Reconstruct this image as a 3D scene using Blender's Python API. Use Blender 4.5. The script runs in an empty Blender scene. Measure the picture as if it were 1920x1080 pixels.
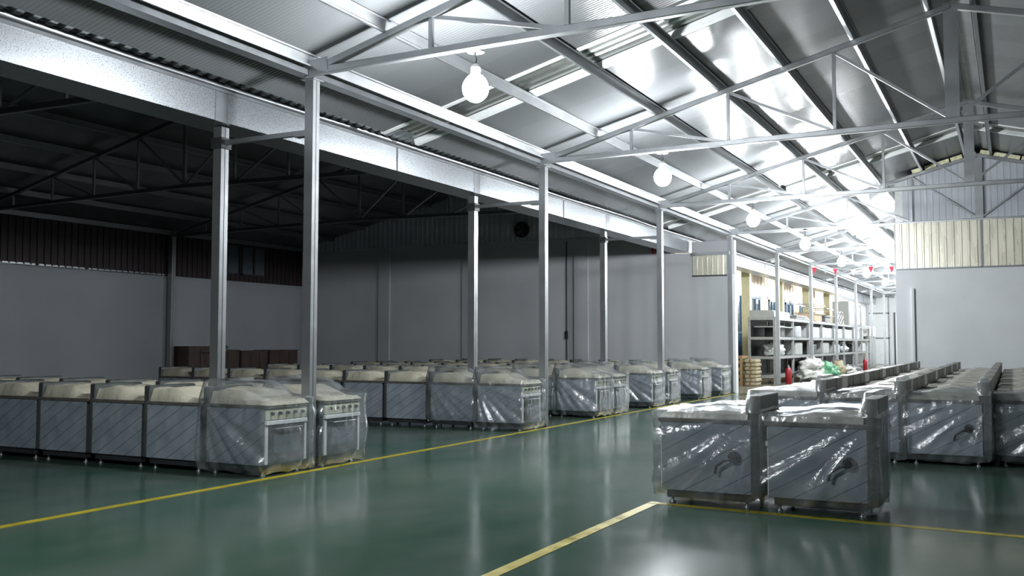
import bpy, math, random
from mathutils import Vector, Matrix, noise
random.seed(7)

# ------------------------------------------------------------------ scene, camera, world, exposure
S = bpy.context.scene
COL = S.collection
S.view_settings.view_transform = 'Standard'
S.view_settings.look = 'None'
S.view_settings.gamma = 1.0
S.view_settings.use_curve_mapping = False
S.view_settings.exposure = 0.0
S.cycles.use_denoising = True
S.cycles.max_bounces = 7
S.cycles.diffuse_bounces = 4
S.cycles.glossy_bounces = 4
S.cycles.transparent_max_bounces = 16
S.cycles.transmission_bounces = 3
S.cycles.sample_clamp_indirect = 8.0
S.cycles.caustics_reflective = False
S.cycles.caustics_refractive = False

FW = Vector((-0.45725901, 0.88755379, 0.05623575))
RT = Vector((0.88898093, 0.457943517, 0.000800806))
UP = Vector((0.02504204, -0.05035869, 0.9984172))
cam_d = bpy.data.cameras.new('camera')
cam_d.sensor_width = 36.0
cam_d.lens = 1820.6 / 1920 * 36.0
cam_d.clip_start = 0.05
cam_d.clip_end = 300
cam = bpy.data.objects.new('camera', cam_d)
COL.objects.link(cam)
M = Matrix((RT, UP, -FW)).transposed().to_4x4()
M.translation = Vector((0, 0, 1.5))
cam.matrix_world = M
S.camera = cam

W = bpy.data.worlds.new('night')
S.world = W
W.use_nodes = True
W.node_tree.nodes['Background'].inputs[0].default_value = (0.05, 0.06, 0.08, 1)
W.node_tree.nodes['Background'].inputs[1].default_value = 0.25

LAMP_L = 1050.0          # radiance of the lit lamp globes

# ------------------------------------------------------------------ measured layout
XC = -7.53              # main column line
XR = -0.72              # main ridge
XE = 6.09               # right column line
Y0, DY = 9.29, 6.571    # first column, bay
def roof_z(x): return 6.80 - 0.262 * abs(x - XR)
XG = -16.45             # ridge of the dark side hall
def side_z(x): return 6.78 - 0.232 * abs(x - XG)
YW = 29.0               # end walls

# ------------------------------------------------------------------ helpers
def tag(o, label=None, cat=None, group=None, kind=None):
    if label: o['label'] = label
    if cat: o['category'] = cat
    if group: o['group'] = group
    if kind: o['kind'] = kind
    return o

def empty(name, loc, rz=0.0, label=None, cat=None, group=None):
    o = bpy.data.objects.new(name, None)
    o.empty_display_size = 0.1
    o.location = loc
    o.rotation_euler = (0, 0, rz)
    COL.objects.link(o)
    return tag(o, label, cat, group)

class MB:
    def __init__(s): s.v = []; s.f = []; s.sm = []
    def add(s, vs, fs, smooth=False):
        n = len(s.v)
        s.v += [tuple(x) for x in vs]
        s.f += [tuple(i + n for i in f) for f in fs]
        s.sm += [smooth] * len(fs)
        return s
    def box(s, x0, x1, y0, y1, z0, z1, b=0.0):
        if b <= 0:
            vs = [(x, y, z) for x in (x0, x1) for y in (y0, y1) for z in (z0, z1)]
            fs = [(0, 1, 3, 2), (4, 6, 7, 5), (0, 4, 5, 1), (2, 3, 7, 6), (0, 2, 6, 4), (1, 5, 7, 3)]
            return s.add(vs, fs)
        # chamfered box: octagon outline in plan, chamfered at top and bottom
        def ring(d, z):
            return [(x0 + b + d, y0 + d, z), (x1 - b - d, y0 + d, z), (x1 - d, y0 + b + d, z), (x1 - d, y1 - b - d, z),
                    (x1 - b - d, y1 - d, z), (x0 + b + d, y1 - d, z), (x0 + d, y1 - b - d, z), (x0 + d, y0 + b + d, z)]
        vs = ring(b, z0) + ring(0, z0 + b) + ring(0, z1 - b) + ring(b, z1)
        fs = [tuple(range(7, -1, -1)), tuple(range(24, 32))]
        for k in range(3):
            for i in range(8):
                j = (i + 1) % 8
                fs.append((k * 8 + i, k * 8 + j, k * 8 + 8 + j, k * 8 + 8 + i))
        return s.add(vs, fs)
    def prof(s, pts, p, q, up=(0, 0, 1), cap=True, smooth=False):
        """extrude the closed 2D outline pts (side, up) from p to q"""
        p = Vector(p); q = Vector(q)
        d = (q - p).normalized(); u = Vector(up)
        u = (u - d * u.dot(d)).normalized()
        r = d.cross(u)
        n = len(pts)
        vs = [p + r * a + u * b for a, b in pts] + [q + r * a + u * b for a, b in pts]
        fs = [(i, (i + 1) % n, n + (i + 1) % n, n + i) for i in range(n)]
        if cap: fs += [tuple(range(n - 1, -1, -1)), tuple(range(n, 2 * n))]
        return s.add(vs, fs, smooth)
    def bar(s, p, q, w, h, up=(0, 0, 1)):
        a, b = w / 2, h / 2
        return s.prof([(-a, -b), (a, -b), (a, b), (-a, b)], p, q, up)
    def tube(s, p, q, r, n=12, r2=None):
        r2 = r if r2 is None else r2
        p = Vector(p); q = Vector(q); d = (q - p).normalized()
        u = Vector((0, 0, 1)) if abs(d.z) < 0.9 else Vector((1, 0, 0))
        u = (u - d * u.dot(d)).normalized(); w = d.cross(u)
        vs = []
        for c, rr in ((p, r), (q, r2)):
            for i in range(n):
                a = 2 * math.pi * i / n
                vs.append(c + (w * math.cos(a) + u * math.sin(a)) * rr)
        fs = [(i, (i + 1) % n, n + (i + 1) % n, n + i) for i in range(n)]
        s.add(vs, fs, True)
        s.add(vs, [tuple(range(n - 1, -1, -1)), tuple(range(n, 2 * n))])
        return s
    def path(s, pts, r, n=8):
        for a, b in zip(pts, pts[1:]): s.tube(a, b, r, n)
        return s
    def lathe(s, prof, c=(0, 0, 0), n=20, smooth=True):
        vs = []
        for r, z in prof:
            for i in range(n):
                a = 2 * math.pi * i / n
                vs.append((c[0] + r * math.cos(a), c[1] + r * math.sin(a), c[2] + z))
        m = len(prof)
        fs = [(k * n + i, k * n + (i + 1) % n, (k + 1) * n + (i + 1) % n, (k + 1) * n + i) for k in range(m - 1) for i in range(n)]
        s.add(vs, fs, smooth)
        s.add(vs, [tuple(range(n - 1, -1, -1)), tuple(range((m - 1) * n, m * n))])
        return s
    def sheet_x(s, x0, x1, zlo, ztop, y, pitch=0.2, dep=0.03, th=0.004, sign=-1):
        """corrugated cladding in the plane y=const, ribs vertical, ztop(x); the ribs stand out towards sign*y"""
        pts = []
        x = x0
        while x < x1 - 1e-6:
            for fx, d in ((0.0, 0.0), (0.62, 0.0), (0.70, 1.0), (0.90, 1.0), (0.98, 0.0)):
                xx = x + fx * pitch
                if xx < x1: pts.append((xx, y + sign * dep * d))
            x += pitch
        pts.append((x1, y))
        n = len(pts)
        vs = [(a, b, zlo) for a, b in pts] + [(a, b, ztop(a)) for a, b in pts]
        vs += [(a, b - sign * th, zlo) for a, b in pts] + [(a, b - sign * th, ztop(a)) for a, b in pts]
        fs = []
        for i in range(n - 1):
            fs += [(i, i + 1, n + i + 1, n + i), (2 * n + i + 1, 2 * n + i, 3 * n + i, 3 * n + i + 1)]
            fs += [(i + 1, i, 2 * n + i, 2 * n + i + 1), (n + i, n + i + 1, 3 * n + i + 1, 3 * n + i)]
        return s.add(vs, fs)
    def build(s, name, mat, parent=None, loc=None):
        me = bpy.data.meshes.new(name)
        me.from_pydata(s.v, [], s.f)
        me.update()
        me.polygons.foreach_set('use_smooth', s.sm)
        me.materials.append(mat)
        o = bpy.data.objects.new(name, me)
        COL.objects.link(o)
        if parent: o.parent = parent
        if loc: o.location = loc
        return o

def struct(o): o['kind'] = 'structure'; return o

def copy_tree(o, parent=None):
    c = o.copy()
    COL.objects.link(c)
    if parent: c.parent = parent
    for ch in [x for x in KIDS.get(o.name, [])]:
        cc = ch.copy(); COL.objects.link(cc); cc.parent = c
        for g in KIDS.get(ch.name, []):
            gg = g.copy(); COL.objects.link(gg); gg.parent = cc
    return c
KIDS = {}
def register(root):
    """remember the children of a master so that it can be copied"""
    KIDS[root.name] = [o for o in bpy.data.objects if o.parent == root]
    for k in KIDS[root.name]: KIDS[k.name] = [o for o in bpy.data.objects if o.parent == k]

# ------------------------------------------------------------------ materials
def mat(name, col, rough=0.6, metal=0.0, var=0.0, vscale=3.0, bump=0.0, bscale=20.0, rvar=0.0, spec=0.5, coat=0.0, stretch=(1, 1, 1)):
    m = bpy.data.materials.new(name); m.use_nodes = True
    nt = m.node_tree; b = nt.nodes['Principled BSDF']
    b.inputs['Base Color'].default_value = (*col, 1)
    b.inputs['Roughness'].default_value = rough
    b.inputs['Metallic'].default_value = metal
    b.inputs['Specular IOR Level'].default_value = spec
    b.inputs['Coat Weight'].default_value = coat
    tc = nt.nodes.new('ShaderNodeTexCoord')
    mp = nt.nodes.new('ShaderNodeMapping'); mp.inputs['Scale'].default_value = stretch
    nt.links.new(tc.outputs['Object'], mp.inputs[0])
    if var or rvar:
        n = nt.nodes.new('ShaderNodeTexNoise'); n.inputs['Scale'].default_value = vscale; n.inputs['Detail'].default_value = 5
        nt.links.new(mp.outputs[0], n.inputs['Vector'])
        if var:
            r = nt.nodes.new('ShaderNodeValToRGB')
            r.color_ramp.elements[0].position = 0.3; r.color_ramp.elements[1].position = 0.7
            r.color_ramp.elements[0].color = (*[c * (1 - var) for c in col], 1)
            r.color_ramp.elements[1].color = (*[min(1, c * (1 + var)) for c in col], 1)
            nt.links.new(n.outputs['Fac'], r.inputs[0]); nt.links.new(r.outputs[0], b.inputs['Base Color'])
        if rvar:
            mr = nt.nodes.new('ShaderNodeMapRange')
            mr.inputs[1].default_value = 0.3; mr.inputs[2].default_value = 0.7
            mr.inputs[3].default_value = max(0.02, rough - rvar); mr.inputs[4].default_value = rough + rvar
            nt.links.new(n.outputs['Fac'], mr.inputs[0]); nt.links.new(mr.outputs[0], b.inputs['Roughness'])
    if bump:
        n2 = nt.nodes.new('ShaderNodeTexNoise'); n2.inputs['Scale'].default_value = bscale; n2.inputs['Detail'].default_value = 3
        nt.links.new(mp.outputs[0], n2.inputs['Vector'])
        bp = nt.nodes.new('ShaderNodeBump'); bp.inputs['Strength'].default_value = bump; bp.inputs['Distance'].default_value = 0.02
        nt.links.new(n2.outputs['Fac'], bp.inputs['Height']); nt.links.new(bp.outputs[0], b.inputs['Normal'])
    return m

GALV = mat('galvanised_steel', (0.33, 0.345, 0.355), 0.33, 0.78, 0.05, 5, 0.0, 30, 0.03)
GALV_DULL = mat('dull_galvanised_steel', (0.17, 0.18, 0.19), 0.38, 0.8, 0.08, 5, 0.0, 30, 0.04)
GUTTER = mat('bright_galvanised_sheet', (0.44, 0.465, 0.49), 0.29, 0.95, 0.08, 60, 0.0, 40, 0.035)
CORR = mat('bare_corrugated_sheet', (0.36, 0.375, 0.36), 0.3, 0.9, 0.15, 5)
WHITE = mat('white_paint', (0.72, 0.74, 0.74), 0.5, 0, 0.05, 6)
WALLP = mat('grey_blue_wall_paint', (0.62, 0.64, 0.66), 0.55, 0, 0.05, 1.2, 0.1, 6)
WALL_SHADED_LEFT = mat('wall_paint_shaded_left', (0.25, 0.262, 0.28), 0.6, 0, 0.06, 0.8, 0.1, 6)  # left wall colour darkened to stand for its distance from the lamps
WALL_SHADED_END = mat('wall_paint_shaded_end', (0.45, 0.465, 0.485), 0.6, 0, 0.06, 0.8, 0.1, 6)  # end wall colour lowered to imitate light falling off in the side hall
GABLE = mat('grey_blue_cladding', (0.48, 0.505, 0.55), 0.42, 0.1, 0.05, 2)
CREAM = mat('cream_cladding', (0.68, 0.655, 0.545), 0.28, 0.25, 0.10, 5, 0.05, 10, 0.05, stretch=(1, 1, 0.15))
MAROON = mat('dark_maroon_cladding', (0.022, 0.013, 0.015), 0.6, 0, 0.1, 3)
FOAM_Y = mat('yellow_foam_strip', (0.85, 0.78, 0.50), 0.6, 0, 0.35, 9)
YELLOWW = mat('yellow_wall_plaster', (0.82, 0.76, 0.60), 0.75, 0, 0.05, 2)
PILLAR = mat('yellow_green_pillar_paint', (0.44, 0.42, 0.27), 0.6, 0, 0.08, 3)
BROWN = mat('brown_soffit_board', (0.26, 0.19, 0.11), 0.5, 0, 0.2, 4)
BLUEF = mat('blue_window_paint', (0.03, 0.10, 0.20), 0.45, 0, 0.1, 5)
GLASSD = mat('dark_window_glass', (0.10, 0.12, 0.14), 0.08, 0, 0, 1, 0, 1, 0, 0.8)
GLASS_REFLECT = mat('peach_reflection_glass', (0.80, 0.68, 0.60), 0.3, 0, 0.3, 1.6, stretch=(1, 1, 0.4))  # peach tone and blotches stand for lamps reflected in the upper windows
LINE = mat('yellow_line_paint', (0.30, 0.245, 0.015), 0.35, 0, 0.25, 5, rvar=0.1)
BLACK = mat('black_plastic', (0.015, 0.015, 0.017), 0.45)
DARK = mat('dark_grey_steel', (0.045, 0.048, 0.05), 0.5, 0.5, 0.2, 8)
STEEL = mat('brushed_stainless', (0.30, 0.32, 0.34), 0.35, 0.8, 0.12, 10, rvar=0.08)
RIM = mat('taped_cardboard_rim', (0.085, 0.08, 0.07), 0.6, 0, 0.3, 12, 0.2, 20)
SPLASH = mat('grey_wrapped_upstand', (0.17, 0.17, 0.155), 0.5, 0.0, 0.2, 7, 0.3, 14)
POST = mat('dark_upstand_steel', (0.09, 0.10, 0.10), 0.4, 0.5, 0.2, 7, 0.1, 14)
FOAM = mat('cream_packing_foam', (0.36, 0.345, 0.27), 0.5, 0, 0.10, 5, 0.5, 14, 0.1)
FOAMG = mat('grey_packing_foam', (0.27, 0.265, 0.23), 0.42, 0, 0.16, 6, 0.6, 12, 0.12)
PANELC = mat('cream_control_panel', (0.50, 0.52, 0.38), 0.5, 0, 0.1, 5)
DOORM = mat('oven_door_grey', (0.05, 0.053, 0.055), 0.35, 0.5, 0.15, 6)
RED = mat('red_enamel', (0.26, 0.008, 0.014), 0.3, 0, 0.1, 6)
SACKW = mat('white_woven_sack', (0.42, 0.42, 0.39), 0.6, 0, 0.12, 8, 0.8, 12)
SACKG = mat('green_woven_sack', (0.07, 0.24, 0.12), 0.6, 0, 0.15, 8, 0.6, 12)
SACKB = mat('beige_sack', (0.30, 0.26, 0.165), 0.7, 0, 0.15, 8, 0.6, 12)
SACKD = mat('dark_sack', (0.10, 0.10, 0.10), 0.6, 0, 0.2, 8, 0.5, 12)
WOODC = mat('crate_wood', (0.24, 0.15, 0.07), 0.7, 0, 0.3, 5, 0.2, 10, stretch=(1, 6, 6))
DARKW = mat('dark_brown_wood', (0.05, 0.032, 0.026), 0.55, 0, 0.3, 4)
CARD = mat('cardboard', (0.36, 0.27, 0.17), 0.8, 0, 0.1, 4)
PALE = mat('pale_grey_enamel', (0.30, 0.31, 0.295), 0.45, 0, 0.05, 4)
WHITEB = mat('white_foam_wrap', (0.48, 0.50, 0.52), 0.4, 0, 0.12, 6, 0.8, 9)
SHELF = mat('shelf_steel', (0.27, 0.275, 0.265), 0.45, 0.3, 0.15, 6)
ROPE = mat('brown_cord', (0.16, 0.11, 0.07), 0.8)
PENR = mat('red_pennant_cloth', (0.62, 0.04, 0.08), 0.7)
PENB = mat('pale_blue_pennant_cloth', (0.45, 0.60, 0.72), 0.7)
PENW = mat('white_pennant_cloth', (0.8, 0.8, 0.8), 0.7)
CHROME = mat('chrome', (0.8, 0.8, 0.8), 0.12, 1.0)

def roof_material():
    m = mat('pale_roof_panel', (0.125, 0.132, 0.136), 0.23, 0.0, spec=0.18)
    nt = m.node_tree; b = nt.nodes['Principled BSDF']; L = nt.links
    tc = nt.nodes.new('ShaderNodeTexCoord'); sep = nt.nodes.new('ShaderNodeSeparateXYZ'); L.new(tc.outputs['Object'], sep.inputs[0])
    # sheets one metre wide, each slightly different, and fine ribs that run up the slope
    mul = nt.nodes.new('ShaderNodeMath'); mul.operation = 'MULTIPLY'; mul.inputs[1].default_value = 1 / 0.96; L.new(sep.outputs['Y'], mul.inputs[0])
    fl = nt.nodes.new('ShaderNodeMath'); fl.operation = 'FLOOR'; L.new(mul.outputs[0], fl.inputs[0])
    wn = nt.nodes.new('ShaderNodeTexWhiteNoise'); wn.noise_dimensions = '1D'; L.new(fl.outputs[0], wn.inputs['W'])
    mr = nt.nodes.new('ShaderNodeMapRange'); mr.inputs[3].default_value = 0.90; mr.inputs[4].default_value = 1.06; L.new(wn.outputs['Value'], mr.inputs[0])
    mx = nt.nodes.new('ShaderNodeMix'); mx.data_type = 'RGBA'; mx.blend_type = 'MULTIPLY'; mx.inputs[0].default_value = 1
    mx.inputs[6].default_value = (0.125, 0.132, 0.136, 1)
    cr = nt.nodes.new('ShaderNodeCombineColor')
    for i in range(3): L.new(mr.outputs[0], cr.inputs[i])
    L.new(cr.outputs[0], mx.inputs[7]); L.new(mx.outputs[2], b.inputs['Base Color'])
    s1 = nt.nodes.new('ShaderNodeMath'); s1.operation = 'MULTIPLY'; s1.inputs[1].default_value = 2 * math.pi / 0.06; L.new(sep.outputs['Y'], s1.inputs[0])
    sn = nt.nodes.new('ShaderNodeMath'); sn.operation = 'SINE'; L.new(s1.outputs[0], sn.inputs[0])
    nz = nt.nodes.new('ShaderNodeTexNoise'); nz.inputs['Scale'].default_value = 1.1; nz.inputs['Detail'].default_value = 2; L.new(tc.outputs['Object'], nz.inputs['Vector'])
    nm = nt.nodes.new('ShaderNodeMath'); nm.operation = 'MULTIPLY'; nm.inputs[1].default_value = 1.0; L.new(nz.outputs['Fac'], nm.inputs[0])
    ad = nt.nodes.new('ShaderNodeMath'); ad.operation = 'MULTIPLY_ADD'; ad.inputs[1].default_value = 0.35; L.new(sn.outputs[0], ad.inputs[0]); L.new(nm.outputs[0], ad.inputs[2])
    bp = nt.nodes.new('ShaderNodeBump'); bp.inputs['Strength'].default_value = 0.5; bp.inputs['Distance'].default_value = 0.006
    L.new(ad.outputs[0], bp.inputs['Height']); L.new(bp.outputs[0], b.inputs['Normal'])
    return m
ROOF = roof_material()
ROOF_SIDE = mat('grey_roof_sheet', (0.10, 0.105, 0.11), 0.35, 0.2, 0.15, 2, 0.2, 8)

def floor_material():
    m = bpy.data.materials.new('green_epoxy_floor'); m.use_nodes = True
    nt = m.node_tree; b = nt.nodes['Principled BSDF']; L = nt.links
    tc = nt.nodes.new('ShaderNodeTexCoord')
    def noise_n(sc, det, stretch=(1, 1, 1), dist=0.0):
        mp = nt.nodes.new('ShaderNodeMapping'); mp.inputs['Scale'].default_value = stretch; L.new(tc.outputs['Object'], mp.inputs[0])
        n = nt.nodes.new('ShaderNodeTexNoise'); n.inputs['Scale'].default_value = sc; n.inputs['Detail'].default_value = det
        n.inputs['Distortion'].default_value = dist; L.new(mp.outputs[0], n.inputs['Vector']); return n
    a = noise_n(0.8, 5, (1, 0.6, 1), 0.2)
    r = nt.nodes.new('ShaderNodeValToRGB'); cr = r.color_ramp
    cr.elements[0].position = 0.32; cr.elements[0].color = (0.020, 0.056, 0.038, 1)
    cr.elements[1].position = 0.66; cr.elements[1].color = (0.064, 0.088, 0.074, 1)
    L.new(a.outputs['Fac'], r.inputs[0])
    # concrete beyond the painted floor
    sep = nt.nodes.new('ShaderNodeSeparateXYZ'); L.new(tc.outputs['Object'], sep.inputs[0])
    st = nt.nodes.new('ShaderNodeMath'); st.operation = 'GREATER_THAN'; st.inputs[1].default_value = 29.1; L.new(sep.outputs['Y'], st.inputs[0])
    mx = nt.nodes.new('ShaderNodeMix'); mx.data_type = 'RGBA'; L.new(st.outputs[0], mx.inputs[0]); L.new(r.outputs[0], mx.inputs[6])
    mx.inputs[7].default_value = (0.17, 0.165, 0.14, 1)
    L.new(mx.outputs[2], b.inputs['Base Color'])
    c = noise_n(0.9, 4, (1, 0.6, 1), 0.1)
    mr = nt.nodes.new('ShaderNodeMapRange'); mr.inputs[1].default_value = 0.35; mr.inputs[2].default_value = 0.68
    mr.inputs[3].default_value = 0.13; mr.inputs[4].default_value = 0.22; L.new(c.outputs['Fac'], mr.inputs[0])
    L.new(mr.outputs[0], b.inputs['Roughness'])
    b.inputs['Specular IOR Level'].default_value = 0.2
    d = noise_n(3.0, 3)
    bp = nt.nodes.new('ShaderNodeBump'); bp.inputs['Strength'].default_value = 0.05; bp.inputs['Distance'].default_value = 0.02
    L.new(d.outputs['Fac'], bp.inputs['Height']); L.new(bp.outputs[0], b.inputs['Normal'])
    return m
FLOOR = floor_material()

def film_panel(name='blue_white_protective_film', slope=0.62):
    """pale film over steel, printed with thin slanting lines"""
    m = mat(name, (0.30, 0.36, 0.43), 0.42, 0.15, bump=0.15, bscale=9)
    nt = m.node_tree; b = nt.nodes['Principled BSDF']; L = nt.links
    tc = nt.nodes.new('ShaderNodeTexCoord'); sep = nt.nodes.new('ShaderNodeSeparateXYZ'); L.new(tc.outputs['Object'], sep.inputs[0])
    a = nt.nodes.new('ShaderNodeMath'); a.operation = 'MULTIPLY_ADD'; a.inputs[1].default_value = -slope
    L.new(sep.outputs['X'], a.inputs[0]); L.new(sep.outputs['Z'], a.inputs[2])
    sc = nt.nodes.new('ShaderNodeMath'); sc.operation = 'MULTIPLY'; sc.inputs[1].default_value = 1 / 0.155; L.new(a.outputs[0], sc.inputs[0])
    fr = nt.nodes.new('ShaderNodeMath'); fr.operation = 'FRACT'; L.new(sc.outputs[0], fr.inputs[0])
    lt = nt.nodes.new('ShaderNodeMath'); lt.operation = 'LESS_THAN'; lt.inputs[1].default_value = 0.055; L.new(fr.outputs[0], lt.inputs[0])
    nz = nt.nodes.new('ShaderNodeTexNoise'); nz.inputs['Scale'].default_value = 4.0; L.new(tc.outputs['Object'], nz.inputs['Vector'])
    r = nt.nodes.new('ShaderNodeValToRGB'); r.color_ramp.elements[0].position = 0.35; r.color_ramp.elements[1].position = 0.65
    r.color_ramp.elements[0].color = (0.21, 0.255, 0.295, 1); r.color_ramp.elements[1].color = (0.31, 0.345, 0.385, 1)
    L.new(nz.outputs['Fac'], r.inputs[0])
    mx = nt.nodes.new('ShaderNodeMix'); mx.data_type = 'RGBA'; L.new(lt.outputs[0], mx.inputs[0]); L.new(r.outputs[0], mx.inputs[6])
    mx.inputs[7].default_value = (0.075, 0.095, 0.12, 1)
    L.new(mx.outputs[2], b.inputs['Base Color'])
    return m
FILM = film_panel()
FILM_R = film_panel('blue_white_film_reversed', -0.55)

def plastic_material():
    m = bpy.data.materials.new('clear_polythene'); m.use_nodes = True
    nt = m.node_tree; L = nt.links
    for n in list(nt.nodes): nt.nodes.remove(n)
    out = nt.nodes.new('ShaderNodeOutputMaterial')
    tr = nt.nodes.new('ShaderNodeBsdfTransparent'); tr.inputs[0].default_value = (0.93, 0.94, 0.95, 1)
    gl = nt.nodes.new('ShaderNodeBsdfGlossy'); gl.inputs['Roughness'].default_value = 0.22; gl.inputs[0].default_value = (0.75, 0.75, 0.75, 1)
    df = nt.nodes.new('ShaderNodeBsdfDiffuse'); df.inputs[0].default_value = (0.42, 0.45, 0.47, 1)
    tc = nt.nodes.new('ShaderNodeTexCoord')
    nz = nt.nodes.new('ShaderNodeTexNoise'); nz.inputs['Scale'].default_value = 5; nz.inputs['Detail'].default_value = 5; nz.inputs['Distortion'].default_value = 1.2
    L.new(tc.outputs['Object'], nz.inputs['Vector'])
    bp = nt.nodes.new('ShaderNodeBump'); bp.inputs['Strength'].default_value = 0.55; bp.inputs['Distance'].default_value = 0.03
    L.new(nz.outputs['Fac'], bp.inputs['Height']); L.new(bp.outputs[0], gl.inputs['Normal'])
    lw = nt.nodes.new('ShaderNodeLayerWeight'); lw.inputs[0].default_value = 0.35; L.new(bp.outputs[0], lw.inputs['Normal'])
    mr = nt.nodes.new('ShaderNodeMapRange'); mr.inputs[3].default_value = 0.10; mr.inputs[4].default_value = 0.62; L.new(lw.outputs['Facing'], mr.inputs[0])
    m1 = nt.nodes.new('ShaderNodeMixShader'); L.new(mr.outputs[0], m1.inputs[0]); L.new(tr.outputs[0], m1.inputs[1]); L.new(gl.outputs[0], m1.inputs[2])
    m2 = nt.nodes.new('ShaderNodeMixShader'); L.new(m1.outputs[0], m2.inputs[1]); L.new(df.outputs[0], m2.inputs[2])
    n2 = nt.nodes.new('ShaderNodeTexNoise'); n2.inputs['Scale'].default_value = 2.6; n2.inputs['Detail'].default_value = 3; L.new(tc.outputs['Object'], n2.inputs['Vector'])
    r2 = nt.nodes.new('ShaderNodeMapRange'); r2.inputs[1].default_value = 0.4; r2.inputs[2].default_value = 0.75; r2.inputs[3].default_value = 0.03; r2.inputs[4].default_value = 0.28
    L.new(n2.outputs['Fac'], r2.inputs[0]); L.new(r2.outputs[0], m2.inputs[0])
    L.new(m2.outputs[0], out.inputs[0])
    return m
PLASTIC = plastic_material()

def emit(name, col, k):
    m = bpy.data.materials.new(name); m.use_nodes = True
    nt = m.node_tree; b = nt.nodes['Principled BSDF']
    b.inputs['Base Color'].default_value = (*col, 1)
    b.inputs['Emission Color'].default_value = (*col, 1); b.inputs['Emission Strength'].default_value = k
    return m
GLOW_W = emit('lit_warm_bulb', (1.0, 0.86, 0.66), 520.0)
GLOW = emit('lit_lamp_globe', (0.93, 0.97, 1.0), LAMP_L)

# ------------------------------------------------------------------ floor, walls, roofs
struct(MB().box(-24.1, 6.6, -9, 75.5, -0.15, 0).build('floor', FLOOR))

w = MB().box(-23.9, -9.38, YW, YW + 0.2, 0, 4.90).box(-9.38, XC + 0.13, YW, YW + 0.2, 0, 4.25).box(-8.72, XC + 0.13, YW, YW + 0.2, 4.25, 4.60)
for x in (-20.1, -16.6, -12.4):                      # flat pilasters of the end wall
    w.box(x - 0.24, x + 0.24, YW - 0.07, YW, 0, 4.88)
struct(w.build('wall_end_left', WALL_SHADED_END))
struct(MB().box(XC + 0.03, XC + 0.145, YW - 0.02, YW + 0.24, 0, 3.56).build('trim_1', WHITE))
g = MB().sheet_x(-23.9, -8.9, 4.91, lambda x: side_z(x) - 0.01, YW + 0.02)
struct(g.build('wall_end_left_gable', GABLE))

w = MB().box(-2.87, 6.3, YW, YW + 0.2, 0, 3.56)
struct(w.build('wall_end_right', WALLP))
g = MB().sheet_x(-2.66, 6.3, 4.80, lambda x: roof_z(x) - 0.16, YW + 0.08, pitch=0.16, dep=0.008)
struct(g.build('wall_end_right_gable', GABLE))
g = MB()
for sgn in (-1, 1):                                   # yellow foam closing the gap below the roof
    for i in range(7):
        x0 = XR + sgn * (0.06 + i * 0.33); x1 = x0 + sgn * 0.29
        if sgn < 0 and x1 < -2.7: break
        za, zb = roof_z(x0) - 0.10, roof_z(x1) - 0.10
        g.prof([(-0.04, -0.055), (0.04, -0.055), (0.04, 0.05), (-0.04, 0.05)], (x0, YW + 0.02, za), (x1, YW + 0.02, zb))
struct(g.build('trim_2', FOAM_Y))

struct(MB().box(-24.1, -23.9, -9, YW + 0.2, 0, 3.62).build('wall_left', WALL_SHADED_LEFT))
# maroon cladding above the left wall, with openings for two windows
def clad_left(y0, y1, z0, z1, mb):
    y = y0
    while y < y1 - 0.01:
        e = min(y + 0.22, y1)
        mb.box(-24.0, -23.93, y, e, z0, z1)
        mb.box(-23.93, -23.90, y + 0.14, min(y + 0.2, y1), z0, z1)
        y = e
wl = MB()
wins = [(24.45, 26.0), (26.1, 27.05)]
clad_left(-9, 24.45, 3.63, 5.02, wl); clad_left(27.05, 29.0, 3.63, 5.02, wl)
clad_left(24.45, 27.05, 3.63, 3.85, wl); clad_left(24.45, 27.05, 4.88, 5.02, wl)
struct(wl.build('wall_left_upper', MAROON))
for k, (a, b_) in enumerate([(24.45, 25.72), (25.78, 27.05)]):
    o = struct(MB().box(-23.98, -23.965, a + 0.04, b_ - 0.04, 3.89, 4.84).build('window_%d' % (k + 1), GLASSD))
    f = MB()
    for (ya, yb, za, zb) in ((a, a + 0.05, 3.85, 4.88), (b_ - 0.05, b_, 3.85, 4.88), (a, b_, 3.85, 3.90), (a, b_, 4.83, 4.88), ((a + b_) / 2 - 0.02, (a + b_) / 2 + 0.02, 3.9, 4.84)):
        f.box(-23.985, -23.90, ya, yb, za, zb)
    f.build('window_frame', DARK, o)
# bright drip strip on the left wall
t = MB()
for y0, y1 in ((-9, 17.7), (17.8, 19.35), (19.45, 22.4)):
    t.prof([(0, 0), (0.07, 0), (0.07, 0.02), (0.02, 0.07), (0, 0.07)], (-23.9, y1, 3.60), (-23.9, y0, 3.60))
struct(t.build('trim_3', GALV))

struct(MB().box(-24.1, 6.5, -9.2, -9.0, 0, 7.2).build('wall_rear', WALLP))
struct(MB().box(6.3, 6.5, -9, YW + 0.2, 0, 5.1).build('wall_right', WALLP))
struct(MB().box(-10.8, -2.6, 75.0, 75.2, 0, 7.0).build('wall_far', WALLP))
struct(MB().box(-2.87, -2.67, YW + 0.2, 75.0, 0, 6.1).build('wall_passage_right', WHITE))

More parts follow.
